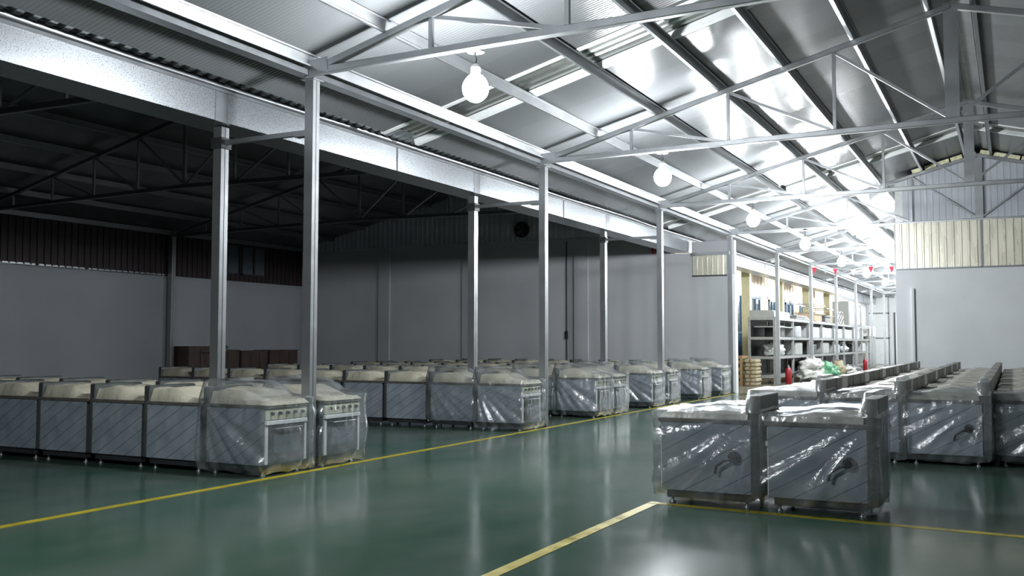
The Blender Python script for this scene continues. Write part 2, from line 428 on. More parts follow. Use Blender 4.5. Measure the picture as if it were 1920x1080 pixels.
# main roof: insulated panels with a gap of bare corrugated sheet every second bay
gaps = [12.30 + 13.142 * k for k in range(-1, 5)]
def slope_slab(mb, xa, xb, y0, y1, zf, th):
    vs = [(xa, y0, zf(xa)), (xb, y0, zf(xb)), (xb, y1, zf(xb)), (xa, y1, zf(xa)),
          (xa, y0, zf(xa) + th), (xb, y0, zf(xb) + th), (xb, y1, zf(xb) + th), (xa, y1, zf(xa) + th)]
    mb.add(vs, [(0, 1, 2, 3), (7, 6, 5, 4), (0, 4, 5, 1), (1, 5, 6, 2), (2, 6, 7, 3), (3, 7, 4, 0)])
edges = [-9.0] + [e for g_ in gaps for e in (g_, g_ + 1.0)] + [75.2]
for k in range(0, len(edges), 2):
    a, b_ = edges[k], edges[k + 1]
    if b_ - a < 0.05: continue
    for xa, xb in ((-8.55, XR - 0.05), (XR + 0.05, 6.6)):
        mb = MB(); slope_slab(mb, xa, xb, a, b_, roof_z, 0.08)
        struct(mb.build('ceiling', ROOF))
def corr_strip(mb, xa, xb, y0, y1, zf, lift):
    pts = []; y = y0
    while y < y1:
        for fy, d in ((0, 0), (0.045, 0), (0.075, 0.045), (0.12, 0.045), (0.15, 0)): pts.append((y + fy, d))
        y += 0.19
    n = len(pts)
    vs = []
    for x in (xa, xb): vs += [(x, yy, zf(x) + lift + d) for yy, d in pts]
    for x in (xa, xb): vs += [(x, yy, zf(x) + lift + d + 0.004) for yy, d in pts]
    fs = []
    for i in range(n - 1):
        fs += [(i, i + 1, n + i + 1, n + i), (2 * n + i, 3 * n + i, 3 * n + i + 1, 2 * n + i + 1), (i + 1, i, 2 * n + i, 2 * n + i + 1), (n + i, n + i + 1, 3 * n + i + 1, 3 * n + i)]
    mb.add(vs, fs)
for g_ in gaps:
    for xa, xb in ((-8.6, XR), (XR, 6.6)):
        mb = MB(); corr_strip(mb, xa, xb, g_ - 0.1, g_ + 1.1, roof_z, 0.09)
        struct(mb.build('ceiling_strip', CORR))
        mb = MB()
        for yy in (g_ + 0.02, g_ + 0.98):
            hw = 0.05
            mb.prof([(-hw, -0.012), (hw, -0.012), (hw, 0.085), (-hw, 0.085)], (xa, yy, roof_z(xa)), (xb, yy, roof_z(xb)))
        struct(mb.build('trim_4', WHITE))
# eave end of the outer corrugated sheet above the gutter
t = MB(); corr_strip(t, -8.78, -8.5, -9, 75, roof_z, 0.085)
struct(t.build('trim_5', GALV))
# ridge capping
t = MB()
t.prof([(-0.2, -0.06), (0, 0.0), (0.2, -0.06), (0.2, -0.05), (0, 0.012), (-0.2, -0.05)], (XR, -9, 6.87), (XR, 75.2, 6.87))
struct(t.build('trim_6', WHITE))

# roof of the dark side hall
mb = MB()
slope_slab(mb, -24.1, XG, -9, YW + 0.2, side_z, 0.07); slope_slab(mb, XG, -8.95, -9, YW + 0.2, side_z, 0.07)
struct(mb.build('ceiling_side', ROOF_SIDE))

# painted lines on the floor
struct(MB().box(-7.40, -7.30, -6, 28.6, 0.0, 0.003).build('trim_7', LINE))
struct(MB().box(-3.08, -2.98, -6, 8.77, 0.0, 0.003).build('trim_8', LINE))
t = MB(); t.prof([(-0.05, 0.0), (0.05, 0.0), (0.05, 0.003), (-0.05, 0.003)], (-3.08, 8.80, 0.0), (5.9, 8.20, 0.0))
struct(t.build('trim_9', LINE))

# ------------------------------------------------------------------ steelwork
ORD = ['first', 'second', 'third', 'fourth', 'fifth', 'sixth', 'seventh', 'eighth', 'ninth', 'tenth', 'eleventh', 'twelfth',
       'thirteenth', 'fourteenth', 'fifteenth', 'sixteenth', 'seventeenth', 'eighteenth', 'nineteenth', 'twentieth']
def cprof(w, h, t=0.006, lip=0.02, flip=1):
    p = [(0, -h / 2), (w, -h / 2), (w, -h / 2 + lip), (w - t, -h / 2 + lip), (w - t, -h / 2 + t), (t, -h / 2 + t), (t, h / 2 - t),
         (w - t, h / 2 - t), (w - t, h / 2 - lip), (w, h / 2 - lip), (w, h / 2), (0, h / 2)]
    return [(flip * (a - w / 2), b) for a, b in p]
def column_prof(s):
    """two lipped channels set mouth to mouth: a box with a groove on two sides"""
    h = s / 2; g = 0.006
    return [(-h, -h), (-g, -h), (-g, -h + 0.012), (g, -h + 0.012), (g, -h), (h, -h), (h, h), (g, h), (g, h - 0.012), (-g, h - 0.012), (-g, h), (-h, h)]

def column(name, x, y, s, ztop, label, cat, group, cap=True):
    r = empty(name, (x, y, 0), 0, label, cat, group)
    MB().prof(column_prof(s), (0, 0, 0.012), (0, 0, ztop), up=(1, 0, 0)).build('shaft', GALV, r)
    b = MB().box(-s * 0.85, s * 0.85, -s * 0.85, s * 0.85, 0, 0.014)
    b.build('base_plate', DARK, r)
    for sx in (-1, 1):
        for sy in (-1, 1):
            MB().lathe([(0.014, 0), (0.014, 0.012), (0.008, 0.014), (0.008, 0.03)], (sx * s * 0.68, sy * s * 0.68, 0.013), 6, False).build('anchor_bolt', GALV_DULL, r)
    if cap:
        MB().box(-s * 0.78, s * 0.78, -s * 0.78, s * 0.78, ztop - 0.012, ztop).build('cap_plate', GALV, r)
    return r

where = ['nearest the camera, between the two foremost rows of ranges at left', 'second from the camera, beside the second group of ranges',
         'third from the camera, beside the third group of ranges', 'standing against the white corner of the left end wall',
         'at the near end of the storage rack', 'second along the storage rack', 'third along the storage rack', 'fourth along the storage rack',
         'fifth along the storage rack', 'at the far end of the storage rack']
for k in range(10):
    column('steel_column', XC, Y0 + k * DY, 0.125, 4.70, 'tall galvanised column ' + where[k], 'column', 'galvanised columns along the aisle')

def truss(name, y, x0, xr, x1, zb, ztop_fn, labels, cat, group, npan=4, camber=0.04, kingw=0.2, mats=(GALV, GALV)):
    r = empty(name, (xr, y, zb), 0, labels, cat, group)
    L0 = lambda x: Vector((x - xr, 0, ztop_fn(x) - 0.21 - 0.0 - zb))
    def bot(x):
        e = x1 if x > xr else x0
        t = 1 - abs(x - xr) / abs(e - xr)
        return Vector((x - xr, 0, camber * t))
    sq = [(-0.035, -0.045), (0.035, -0.045), (0.045, -0.035), (0.045, 0.035), (0.035, 0.045), (-0.035, 0.045), (-0.045, 0.035), (-0.045, -0.035)]
    for e, sg in ((x0, -1), (x1, 1)):
        MB().prof(sq, L0(e - (-sg) * 0.0 + sg * 0.10), L0(xr)).build('top_chord', mats[0], r)
        MB().prof(sq, bot(e) + Vector((sg * 0.08, 0, 0)), bot(xr)).build('bottom_chord', mats[0], r)
        # gusset plate at the heel
        MB().prof([(-0.005, -0.09), (0.005, -0.09), (0.005, 0.10), (-0.005, 0.10)], bot(e) + Vector((sg * 0.10, -0.05, 0.03)), bot(e) + Vector((-sg * 0.26, -0.05, 0.05))).build('gusset_plate', mats[1], r)
        for i in range(1, npan):
            x = e + (xr - e) * i / npan
            MB().bar(bot(x), L0(x), 0.05, 0.05, up=(0, 1, 0)).build('web_post', mats[1], r)
            xn = e + (xr - e) * (i + 1) / npan
            MB().bar(L0(x) + Vector((0, 0.03, -0.02)), bot(xn) + Vector((0, 0.03, 0.02)), 0.045, 0.045, up=(0, 1, 0)).build('web_diagonal', mats[1], r)
    MB().bar(bot(xr), L0(xr) + Vector((0, 0, 0.05)), 0.06, kingw, up=(1, 0, 0)).build('king_post', mats[1], r)
    return r
tw = ['nearest in view, carrying the nearest lit lamp', 'second in view, above the second aisle column', 'third in view, above the third aisle column',
      'fourth in view, level with the two end walls', 'fifth in view, just beyond the end walls']
for k in range(-2, 10):
    lab = ('pale steel roof truss ' + tw[k]) if 0 <= k < 5 else (
        'pale steel roof truss over the storage rack, %s beyond the end walls' % ORD[k - 4] if k >= 5 else 'pale steel roof truss outside the picture, %s behind the nearest one' % ORD[-k - 1])
    truss('roof_truss', Y0 + k * DY, XC, XR, XE, 4.80, roof_z, lab, 'roof truss', 'trusses of the lit hall')

# purlins under the lit roof
PX = [-7.52, -6.46, -5.36, -4.26, -3.22, -2.12, -1.02]
for i, x in enumerate(PX):
    z = roof_z(x) - 0.085
    o = MB().prof(cprof(0.065, 0.15), (0, -9, 0), (0, 75, 0), up=(0.25, 0, 0.97)).build('roof_purlin', GALV, None, (x, 0, z))
    tag(o, 'long galvanised purlin on the lit left roof slope, ' + ('at the eave above the columns' if i == 0 else 'next to the ridge' if i == 6 else '%s up from the eave purlin' % ORD[i - 1]), 'purlin', 'purlins of the left slope')
    xm = 2 * XR - x
    o = MB().prof(cprof(0.065, 0.15, flip=-1), (0, -9, 0), (0, 75, 0), up=(-0.25, 0, 0.97)).build('roof_purlin', GALV, None, (xm, 0, z))
    tag(o, 'long galvanised purlin on the right roof slope, ' + ('at the eave' if i == 0 else 'next to the ridge' if i == 6 else '%s up from the eave purlin' % ORD[i - 1]), 'purlin', 'purlins of the right slope')
# eave beam joining the column heads
for x, nm in ((XC, 'left'), (XE, 'right')):
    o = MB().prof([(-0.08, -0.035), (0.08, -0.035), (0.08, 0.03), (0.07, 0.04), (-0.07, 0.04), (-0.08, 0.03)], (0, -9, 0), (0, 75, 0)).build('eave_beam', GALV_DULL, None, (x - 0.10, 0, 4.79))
    tag(o, 'galvanised eave beam along the %s column heads' % nm, 'beam')

# gutter box between the two halls with its joints, lip and struts
gt = empty('box_gutter', (-8.8, 0, 4.28), 0, 'long bright galvanised box gutter between the lit hall and the dark hall', 'gutter')
MB().prof([(0.0, 0.0), (0.55, 0.0), (0.55, 0.40), (0.54, 0.40), (0.54, 0.012), (0.012, 0.012), (0.012, 0.37), (0.0, 0.37)],
          (0, 75, 0), (0, -9, 0)).build('trough', GUTTER, gt)
MB().prof([(-0.03, 0.0), (0.03, 0.0), (0.05, 0.03), (0.03, 0.06), (-0.03, 0.06), (-0.045, 0.03)], (0, 75, 0.37), (0, -9, 0.37)).build('rolled_lip', GALV_DULL, gt)
y = 2.4
k = 0
while y < 72:
    MB().box(0.0, 0.006, y, y + 0.22, -0.006, 0.372).build('joint_strap', GALV_DULL, gt)
    y += 6.571 if k % 2 == 0 else 6.571; k += 1
for k in range(9):
    MB().box(0.001, 0.008, 6.1 + 6.571 * k + 6.9, 6.1 + 6.571 * k + 6.925, 0.0, 0.372).build('seam', DARK, gt)
# long pipe that lies on the gutter edge
o = MB()
pts = []
for i in range(0, 43):
    yy = -8 + i * 2.0
    pts.append((-8.95 + 0.03 * math.sin(i * 1.3), yy, 4.79 + 0.012 * math.sin(i * 2.1)))
o.path(pts, 0.055, 10)
tag(o.build('rolled_foil_tube', GALV), 'long shiny foil roll lying along the top of the box gutter', 'insulation roll')

# side hall: columns, struts, trusses, purlins
whr = ['nearest, rising from behind the second row of ranges', 'second, behind the second aisle column', 'third, behind the third aisle column']
for k in range(3):
    yy = Y0 + k * DY
    r = column('inner_column', -9.0, yy, 0.135, 4.26, 'galvanised column of the dark hall, ' + whr[k], 'column', 'columns under the box gutter', cap=False)
    MB().box(-0.09, 0.09, -0.09, 0.09, 3.98, 4.12).build('collar', DARK, r)
    s = empty('tie_strut', (XC, yy, 4.06), 0, 'short steel strut tying the %s aisle column to the inner column behind it' % ORD[k], 'strut', 'struts below the gutter')
    MB().bar((-0.06, 0, 0), (-1.38, 0, 0), 0.06, 0.06).build('rail', GALV, s)
    MB().box(-0.24, -0.06, -0.05, 0.05, -0.05, -0.035).build('seat_bracket', GALV, s)
for k in range(-1, 3):
    yy = Y0 + k * DY
    lab = ['dark steel truss of the side hall behind the viewer', 'dim steel truss of the side hall, nearest in view', 'dim steel truss of the side hall, second in view with its web against the roof',
           'dim steel truss of the side hall, third and closest to the fan wall'][k + 1]
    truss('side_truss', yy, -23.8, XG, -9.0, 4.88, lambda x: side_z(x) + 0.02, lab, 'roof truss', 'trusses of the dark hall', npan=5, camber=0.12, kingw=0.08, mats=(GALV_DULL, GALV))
for i in range(6):
    for sg in (-1, 1):
        x = XG + sg * (0.25 + i * 1.42)
        o = MB().prof(cprof(0.06, 0.14), (0, -9, 0), (0, YW, 0)).build('side_purlin', GALV, None, (x, 0, side_z(x) - 0.085))
        tag(o, 'dim purlin under the dark roof, %s slope, %s below the ridge' % ('left' if sg < 0 else 'right', ORD[i]), 'purlin', 'purlins of the dark hall')
for k, yy in enumerate((15.86, 22.43)):
    column('side_post', -23.73, yy, 0.16, 4.86, 'steel post against the far left wall, ' + ('nearer one' if k == 0 else 'beside the dark stacked cabinets'), 'column', 'posts on the left wall')

# ------------------------------------------------------------------ lit lamps hung from the trusses
def make_lamp():
    r = empty('hanging_lamp', (-5.3, Y0, 4.36))
    g_ = MB(); pr = []
    for i in range(0, 15):
        a = -math.pi / 2 + math.pi * i / 14
        pr.append((max(0.002, 0.15 * math.cos(a) * (1.0 if a < 0 else 1 - 0.12 * math.sin(a))), 0.165 * math.sin(a)))
    g_.lathe(pr, (0, 0, 0), 20); g_.build('glowing_globe', GLOW, r)
    MB().lathe([(0.05, 0.165), (0.055, 0.19), (0.055, 0.24), (0.03, 0.27), (0.012, 0.275)], (0, 0, 0), 16).build('lamp_holder', PALE, r)
    MB().path([(0, 0, 0.27), (0.015, 0, 0.33), (-0.01, 0, 0.38), (0, 0, 0.43)], 0.008, 6).build('cord', BLACK, r)
    MB().lathe([(0.10, 0.405), (0.09, 0.425), (0.03, 0.44), (0.03, 0.45)], (0, 0, 0), 16).build('ceiling_rose', DARK, r)
    return r
lamp = make_lamp(); register(lamp)
for k in range(-1, 10):  # the last, farthest lamp is added to brighten the far wall
    r = lamp if k == -1 else copy_tree(lamp)
    r.location = (-5.3, Y0 + k * DY + (-0.11 if k == 3 else 0.10), 4.36)
    lab = ('lit white lamp hanging from the roof truss, %s from the camera' % ORD[k]) if k >= 0 else 'lit white lamp hanging above and left of the viewer, out of the picture'
    tag(r, lab, 'lamp', 'lit lamps along the aisle')

# ------------------------------------------------------------------ wrapped ranges
D, WD = 0.90, 0.74      # depth and width of one range
def foam_mesh(seed, hump=0.13, front=0.0):
    nx, ny = 22, 14
    vs, fs = [], []
    for i in range(nx + 1):
        for j in range(ny + 1):
            u, v = i / nx, j / ny                      # u 0 = back, 1 = front
            x = -D + 0.07 + u * (D - 0.05); yy = 0.0 + v * WD
            h = hump * (1 / (1 + math.exp((u - (0.62 + 0.1 * math.sin(seed * 2.1))) * 13))) * (0.9 + 0.1 * min(1, u * 5))
            h *= 0.85 + 0.15 * math.sin(v * math.pi)
            h += 0.035 * noise.noise(Vector((u * 3 + seed * 7, v * 2.4, seed))) + 0.014 * noise.noise(Vector((u * 9, v * 9 + seed * 3, 4)))
            z = 0.835 + front + h
            e = min(v, 1 - v, 1 - u, u + 0.2)
            if e < 0.04: z -= 0.03
            if v in (0, 1) or u == 1: z = 0.792
            vs.append((x, yy, z))
    for i in range(nx):
        for j in range(ny):
            a = i * (ny + 1) + j
            fs.append((a, a + ny + 1, a + ny + 2, a + 1))
    m = MB(); m.add(vs, fs, True)
    m.box(-D + 0.08, 0.015, 0.005, WD - 0.005, 0.79, 0.80)
    return m

def wrap_mesh(seed, flat=False, zfloor=0.02, amp=1.0):
    """loose bag of clear film pulled down over one range"""
    n_side, lev = 34, 26
    x0, x1, y0, y1 = -D - 0.05, 0.045, -0.03, WD + 0.03
    per = []
    for i in range(n_side): per.append((x0 + (x1 - x0) * i / n_side, y0, 0, -1))
    for i in range(n_side): per.append((x1, y0 + (y1 - y0) * i / n_side, 1, 0))
    for i in range(n_side): per.append((x1 - (x1 - x0) * i / n_side, y1, 0, 1))
    for i in range(n_side): per.append((x0, y1 - (y1 - y0) * i / n_side, -1, 0))
    P = len(per)
    vs, fs = [], []
    for k in range(lev + 1):
        t = k / lev
        for i, (px, py, nx, ny) in enumerate(per):
            ztop = 0.86 + 0.02 * noise.noise(Vector((px * 4, py * 4, seed)))
            zb = zfloor + 0.07 * abs(noise.noise(Vector((px * 2.2 + seed, py * 2.2, 3.1))))
            z = ztop + (zb - ztop) * t
            # folds that fan out from the upper back corner plus vertical gathers near the rim
            dx, dz = px + D, ztop - z
            ang = math.atan2(dz + 0.02, dx + 0.05)
            rad = math.hypot(dx, dz)
            f1 = abs(noise.noise(Vector((ang * 5.5 + seed * 3, py * 1.1, seed * 1.7)))) ** 0.8
            f2 = noise.noise(Vector((px * 17, py * 17, z * 2.0 + seed)))
            f3 = noise.noise(Vector((px * 3 + py * 2, z * 3.5, seed + 9)))
            d = amp * (0.085 * f1 * min(1, rad * 1.6) * (0.45 if nx > 0 else 1.0) + 0.035 * f2 * math.exp(-t * 3.5) + 0.02 * f3 * t)
            if ny:
                for a0, wd in ((0.55 + 0.25 * math.sin(seed), 0.05), (0.95 + 0.2 * math.cos(seed * 1.3), 0.07), (1.3, 0.04)):
                    d += 0.045 * amp * math.exp(-((ang - a0) / wd) ** 2) * min(1, rad * 1.8)
            d = max(0.0, d) + 0.012
            if t > 0.84: d -= (t - 0.84) * 0.30
            corner = 1.0
            vs.append((px + nx * d, py + ny * d, z))
    for k in range(lev):
        for i in range(P):
            j = (i + 1) % P
            fs.append((k * P + i, k * P + j, (k + 1) * P + j, (k + 1) * P + i))
    m = MB(); m.add(vs, fs, True)
    # crumpled top sheet over the foam
    nx_, ny_ = 26, 20
    tv, tf = [], []
    for i in range(nx_ + 1):
        for j in range(ny_ + 1):
            u, v = i / nx_, j / ny_
            x = x0 - 0.012 + u * (x1 - x0 + 0.024); yy = y0 - 0.012 + v * (y1 - y0 + 0.024)
            e = min(u, 1 - u, v, 1 - v)
            hump = 0.17 * (1 / (1 + math.exp((u - 0.64) * 15)))
            if flat: hump *= 0.35
            z = 0.88 + hump * min(1, e * 12) + 0.016 * noise.noise(Vector((u * 12 + seed, v * 12, 1)))
            if e < 1e-6: z = 0.86 + 0.02 * noise.noise(Vector((x * 4, yy * 4, seed)))
            if u < 0.13: z = max(z, 1.075 if 0 < v < 1 and u > 0 else z)
            tv.append((x, yy, z))
    for i in range(nx_):
        for j in range(ny_):
            a = i * (ny_ + 1) + j
            tf.append((a, a + ny_ + 1, a + ny_ + 2, a + 1))
    m.add(tv, tf, True)
    return m

def make_range(foam, front=False, wrap=None, valve=0, splash_full=False, foam_mat=None, cover=(0.0, 0.74)):
    r = empty('wrapped_range', (0, 0, 0))
    MB().box(-D + 0.02, -0.03, 0.012, WD - 0.012, 0.125, 0.79, 0.006).build('cabinet', STEEL, r)
    for yy in (0.0, WD - 0.008):
        MB().box(-D + 0.03, -0.02, yy, yy + 0.008, 0.13, 0.755).build('side_panel', FILM_R if splash_full else FILM, r)
    MB().box(-D + 0.02, 0.012, -0.006, WD + 0.006, 0.757, 0.80, 0.006).build('worktop_rim', RIM, r)
    foam_mat = foam_mat or FOAM
    foam.build('foam_cover', foam_mat, r)
    if splash_full:
        u_ = MB().box(-D - 0.05, -D + 0.05, 0.0, WD, 0.10, 0.86, 0.006).build('upstand', POST, r)
        MB().box(-D - 0.055, -D + 0.085, cover[0], cover[1], 0.855, 1.02, 0.006).build('upstand_cover', SPLASH, u_)
    else:
        u_ = MB().box(-D - 0.03, -D + 0.02, 0.0, WD, 0.13, 0.80, 0.004).build('upstand', POST, r)
        MB().box(-D - 0.035, -D + 0.065, cover[0], cover[1], 0.79, 0.985, 0.012).build('upstand_cover', POST, u_)
    for x in (-D + 0.1, -0.1):
        for yy in (0.08, WD - 0.08):
            MB().lathe([(0.028, 0.0), (0.03, 0.012), (0.014, 0.02), (0.014, 0.05), (0.022, 0.055), (0.022, 0.13)], (x, yy, 0), 10).build('leg', STEEL, r)
    MB().box(-D + 0.05, -0.06, 0.03, WD - 0.03, 0.055, 0.125, 0.004).build('under_glare_block', DARK, r)  # dark box added to block glare and darken the space beneath
    if front:
        cp = MB().box(-0.03, -0.004, 0.02, WD - 0.02, 0.63, 0.755, 0.004).build('control_panel', PANELC, r)
        for i in range(5):
            yy = 0.11 + i * 0.13
            MB().tube((-0.004, yy, 0.70), (0.03, yy, 0.70), 0.022, 12, 0.017).build('knob', BLACK, cp)
        MB().box(-0.03, 0.012, 0.02, WD - 0.02, 0.575, 0.62, 0.004).build('towel_rail', WHITE, r)
        dr = MB().box(-0.03, 0.0, 0.06, WD - 0.06, 0.17, 0.565, 0.004).build('oven_door', DOORM, r)
        MB().box(0.0, 0.004, 0.15, WD - 0.15, 0.26, 0.48).build('door_glass', GLASSD, dr)
        MB().path([(0.0, 0.14, 0.53), (0.035, 0.14, 0.53), (0.035, WD - 0.14, 0.53), (0.0, WD - 0.14, 0.53)], 0.009, 8).build('door_handle', STEEL, dr)
        for yy in (0.02, WD - 0.06):
            MB().box(-0.03, -0.006, yy, yy + 0.04, 0.14, 0.565).build('door_post', WHITE, r)
    if valve:
        yy = WD
        v = MB().tube((-D + 0.19, yy - 0.01, 0.46), (-D + 0.19, yy + 0.035, 0.46), 0.055, 14)
        v.tube((-D + 0.19, yy + 0.035, 0.46), (-D + 0.19, yy + 0.07, 0.46), 0.03, 12)
        v.build('gas_valve', BLACK, r)
        MB().path([(-D + 0.19, yy + 0.055, 0.45), (-D + 0.27, yy + 0.06, 0.43), (-D + 0.34, yy + 0.055, 0.38), (-D + 0.36, yy + 0.05, 0.31)], 0.012, 8).build('gas_hose', BLACK, r)
    if wrap:
        w_ = wrap.build('plastic_wrap', PLASTIC, r)
        w_['label'] = 'loose clear plastic film'
    register(r)
    return r

plain = [make_range(foam_mesh(s)) for s in (1, 2, 3)]
shown = [make_range(foam_mesh(s), True, wrap_mesh(s * 1.7)) for s in (4, 5, 6)]
half = [make_range(foam_mesh(s), False, wrap_mesh(s * 2.3, zfloor=0.10, amp=0.6)) for s in (7, 8)]
right_front = [make_range(foam_mesh(s, 0.035, 0.01), True, wrap_mesh(s * 1.3, True, zfloor=0.03, amp=0.9), 1, True, FOAMG) for s in (11, 12, 13)]
right_plain = [make_range(foam_mesh(s, 0.03, 0.01), False, None, 0, True, FOAMG, cv) for s, cv in ((14, (0.0, 0.74)), (15, (0.22, 0.74)), (16, (0.0, 0.5)))]
used = set()
def place(src_list, idx, loc, rz, label, group):
    s_ = src_list[idx % len(src_list)]
    if s_.name not in used: used.add(s_.name); r = s_
    else: r = copy_tree(s_)
    r.location = loc; r.rotation_euler = (0, 0, rz)
    tag(r, label, 'kitchen range', group)
    return r

XF = -7.42
rows = [  # near edge Y, number, description
    (8.41, 7, 'foremost row at left, before the nearest column'),
    (9.45, 7, 'second row at left, behind the nearest column'),
    (14.80, 9, 'row just before the second aisle column'),
    (18.10, 9, 'first row past the second aisle column'),
    (19.02, 9, 'second row past the second aisle column'),
    (21.48, 9, 'row just before the third aisle column'),
    (22.66, 9, 'row just past the third aisle column'),
    (25.45, 9, 'last row but one before the end wall'),
    (27.50, 9, 'last row along the left end wall')]
for ri, (yy, n, desc) in enumerate(rows):
    for i in range(n):
        x = XF - i * 0.955
        if i == 0: src = shown
        elif i == 1 and ri in (2, 3, 5): src = half
        else: src = plain
        pos = ['aisle end', 'second from the aisle', 'third from the aisle', 'fourth from the aisle', 'fifth from the aisle', 'sixth from the aisle',
               'seventh from the aisle', 'eighth from the aisle', 'ninth from the aisle'][i]
        place(src, ri + i * 2, (x, yy + random.uniform(-0.01, 0.01), 0), 0, 'foam-topped range, %s, %s' % (pos, desc), 'wrapped ranges, ' + desc)

# right of the aisle: fronts to the left, tall upstands to the right
def rplace(src, idx, xfront, ynear, label, group):
    place(src, idx, (xfront, ynear + WD, 0), math.pi, label, group)
for i, yy in enumerate((8.85,)):
    lab = 'foremost left range of the right block, clear film and black gas valve on its side' if i == 0 else 'film-covered range %s behind the foremost left one of the right block' % ORD[i - 1]
    rplace(right_front if i == 0 else right_plain, i, -2.99, yy, lab, 'ranges in the right foreground')
rplace(right_front, 1, -1.99, 8.83, 'foremost right range of the right block, film glinting beside its tall grey upstand', 'ranges in the right foreground')
for c, xf in enumerate((-3.12, -2.16, -1.21, -0.22)):
    nrow = 18
    for j in range(nrow):
        yy = 13.12 + j * 0.80 + (0.25 if c == 3 else 0)
        if yy > 27.8: break
        cn = ['leftmost file', 'second file from the left', 'third file from the left', 'rightmost file in view'][c]
        lab = 'range of the rear right block, %s, %s' % (cn, 'front of the file' if j == 0 else '%s behind its front one' % ORD[j - 1])
        rplace(right_front if j == 0 else right_plain, c + j, xf, yy, lab, 'wrapped ranges, rear right block, ' + cn)
for s_ in plain + shown + half + right_front + right_plain:
    if s_.name not in used:
        for ch in KIDS[s_.name]:
            for g2 in KIDS.get(ch.name, []): bpy.data.objects.remove(g2)
            bpy.data.objects.remove(ch)
        bpy.data.objects.remove(s_)

# ------------------------------------------------------------------ fittings on the end walls
r = empty('exhaust_fan', (-14.54, YW - 0.06, 5.28), 0, 'dark round exhaust fan high on the gable of the side hall', 'fan')
f = MB()
n = 28
for i in range(n):
    a, b_ = 2 * math.pi * i / n, 2 * math.pi * (i + 1) / n
    f.prof([(0, -0.05), (0.04, -0.05), (0.04, 0.05), (0, 0.05)], (0.27 * math.cos(a), 0, 0.27 * math.sin(a)), (0.27 * math.cos(b_), 0, 0.27 * math.sin(b_)), up=(0, 1, 0))
f.build('fan_ring', BLACK, r)
MB().tube((0, 0.03, 0), (0, 0.045, 0), 0.26, 28).build('back_plate', BLACK, r)
MB().tube((0, -0.03, 0), (0, 0.03, 0), 0.06, 14).build('hub', DARK, r)
for i in range(5):
    a = 2 * math.pi * i / 5
    m_ = MB()
    ca, sa = math.cos(a), math.sin(a)
    def P(rr, t_, yy): return (rr * ca - t_ * sa, yy, rr * sa + t_ * ca)
    m_.add([P(0.05, -0.03, -0.01), P(0.24, -0.09, -0.02), P(0.24, 0.07, 0.02), P(0.05, 0.03, 0.01), P(0.05, -0.03, -0.005), P(0.24, -0.09, -0.015), P(0.24, 0.07, 0.025), P(0.05, 0.03, 0.015)],
           [(0, 1, 2, 3), (7, 6, 5, 4), (0, 4, 5, 1), (1, 5, 6, 2), (2, 6, 7, 3), (3, 7, 4, 0)])
    m_.build('fan_blade', DARK, r)

r = empty('wall_conduit', (-12.92, YW - 0.02, 0), 0, 'thin dark conduit with a black switch box on the left end wall', 'conduit')
MB().tube((0, -0.01, 0.9), (0, -0.01, 4.8), 0.02, 8).build('pipe', DARK, r)
MB().box(-0.05, 0.05, -0.06, 0.0, 1.62, 1.88, 0.006).build('switch_box', BLACK, r)
r = empty('corner_switch', (-23.5, YW - 0.01, 1.45), 0, 'small pale switch plate at the dark left corner of the end wall', 'switch')
MB().box(-0.07, 0.07, -0.02, 0.0, -0.12, 0.16, 0.004).build('plate', WHITE, r)
MB().box(-0.03, 0.03, -0.03, -0.02, -0.03, 0.06).build('rocker', PALE, r)
r = empty('red_wall_lantern', (-9.92, YW - 0.06, 4.42), 0, 'small red alarm lamp high on the left end wall near the corner', 'alarm lamp')
MB().lathe([(0.03, -0.15), (0.065, -0.12), (0.075, 0.0), (0.065, 0.11), (0.03, 0.15)], (0, 0, 0), 14).build('red_shade', RED, r)
MB().box(-0.03, 0.03, 0.0, 0.06, -0.02, 0.05).build('bracket', BLACK, r)

# cream corrugated panels
p_ = empty('cream_sign_panel', (-8.15, YW - 0.06, 3.56), 0, 'small cream corrugated panel fixed high beside the white wall corner', 'cladding panel')
MB().sheet_x(-0.52, 0.52, 0.0, lambda x: 0.60, 0.0, pitch=0.16, dep=0.02).build('sheet', CREAM, p_)
MB().box(-0.54, 0.54, -0.03, 0.0, -0.03, 0.0).build('edge_trim', DARK, p_)
MB().box(-0.56, 0.62, -0.05, 0.0, 0.60, 0.70).build('top_beam', GALV, p_)
for k, (xa, xb) in enumerate(((-2.86, -0.71), (-0.66, 6.2))):
    p_ = empty('cream_cladding_panel', (xa, YW - 0.06, 3.57), 0, ['cream corrugated band on the right end wall, left of the seam', 'cream corrugated band on the right end wall, right of the seam'][k], 'cladding panel', 'cream cladding band')
    MB().sheet_x(0.0, xb - xa, 0.0, lambda x: 1.25, 0.0, pitch=0.19, dep=0.03).build('sheet', CREAM, p_)
    MB().box(0.0, xb - xa, -0.035, 0.0, -0.03, 0.0).build('edge_trim', GALV_DULL, p_)
    MB().box(-0.02 if k == 0 else -0.05, 0.0, -0.04, 0.0, 0.0, 1.25).build('end_trim', WHITE if k == 0 else GALV_DULL, p_)
r = empty('cable_trunking', (-2.43, YW - 0.005, 0.5), 0, 'tall thin cable trunking on the right end wall with a dark strip beside it', 'trunking')
MB().box(-0.03, 0.03, -0.06, 0.0, 0.0, 2.52).build('trunk', WALLP, r)
MB().box(0.03, 0.055, -0.05, 0.0, 0.0, 2.50).build('dark_side_strip', BLACK, r)  # narrow black strip along the right of the trunk

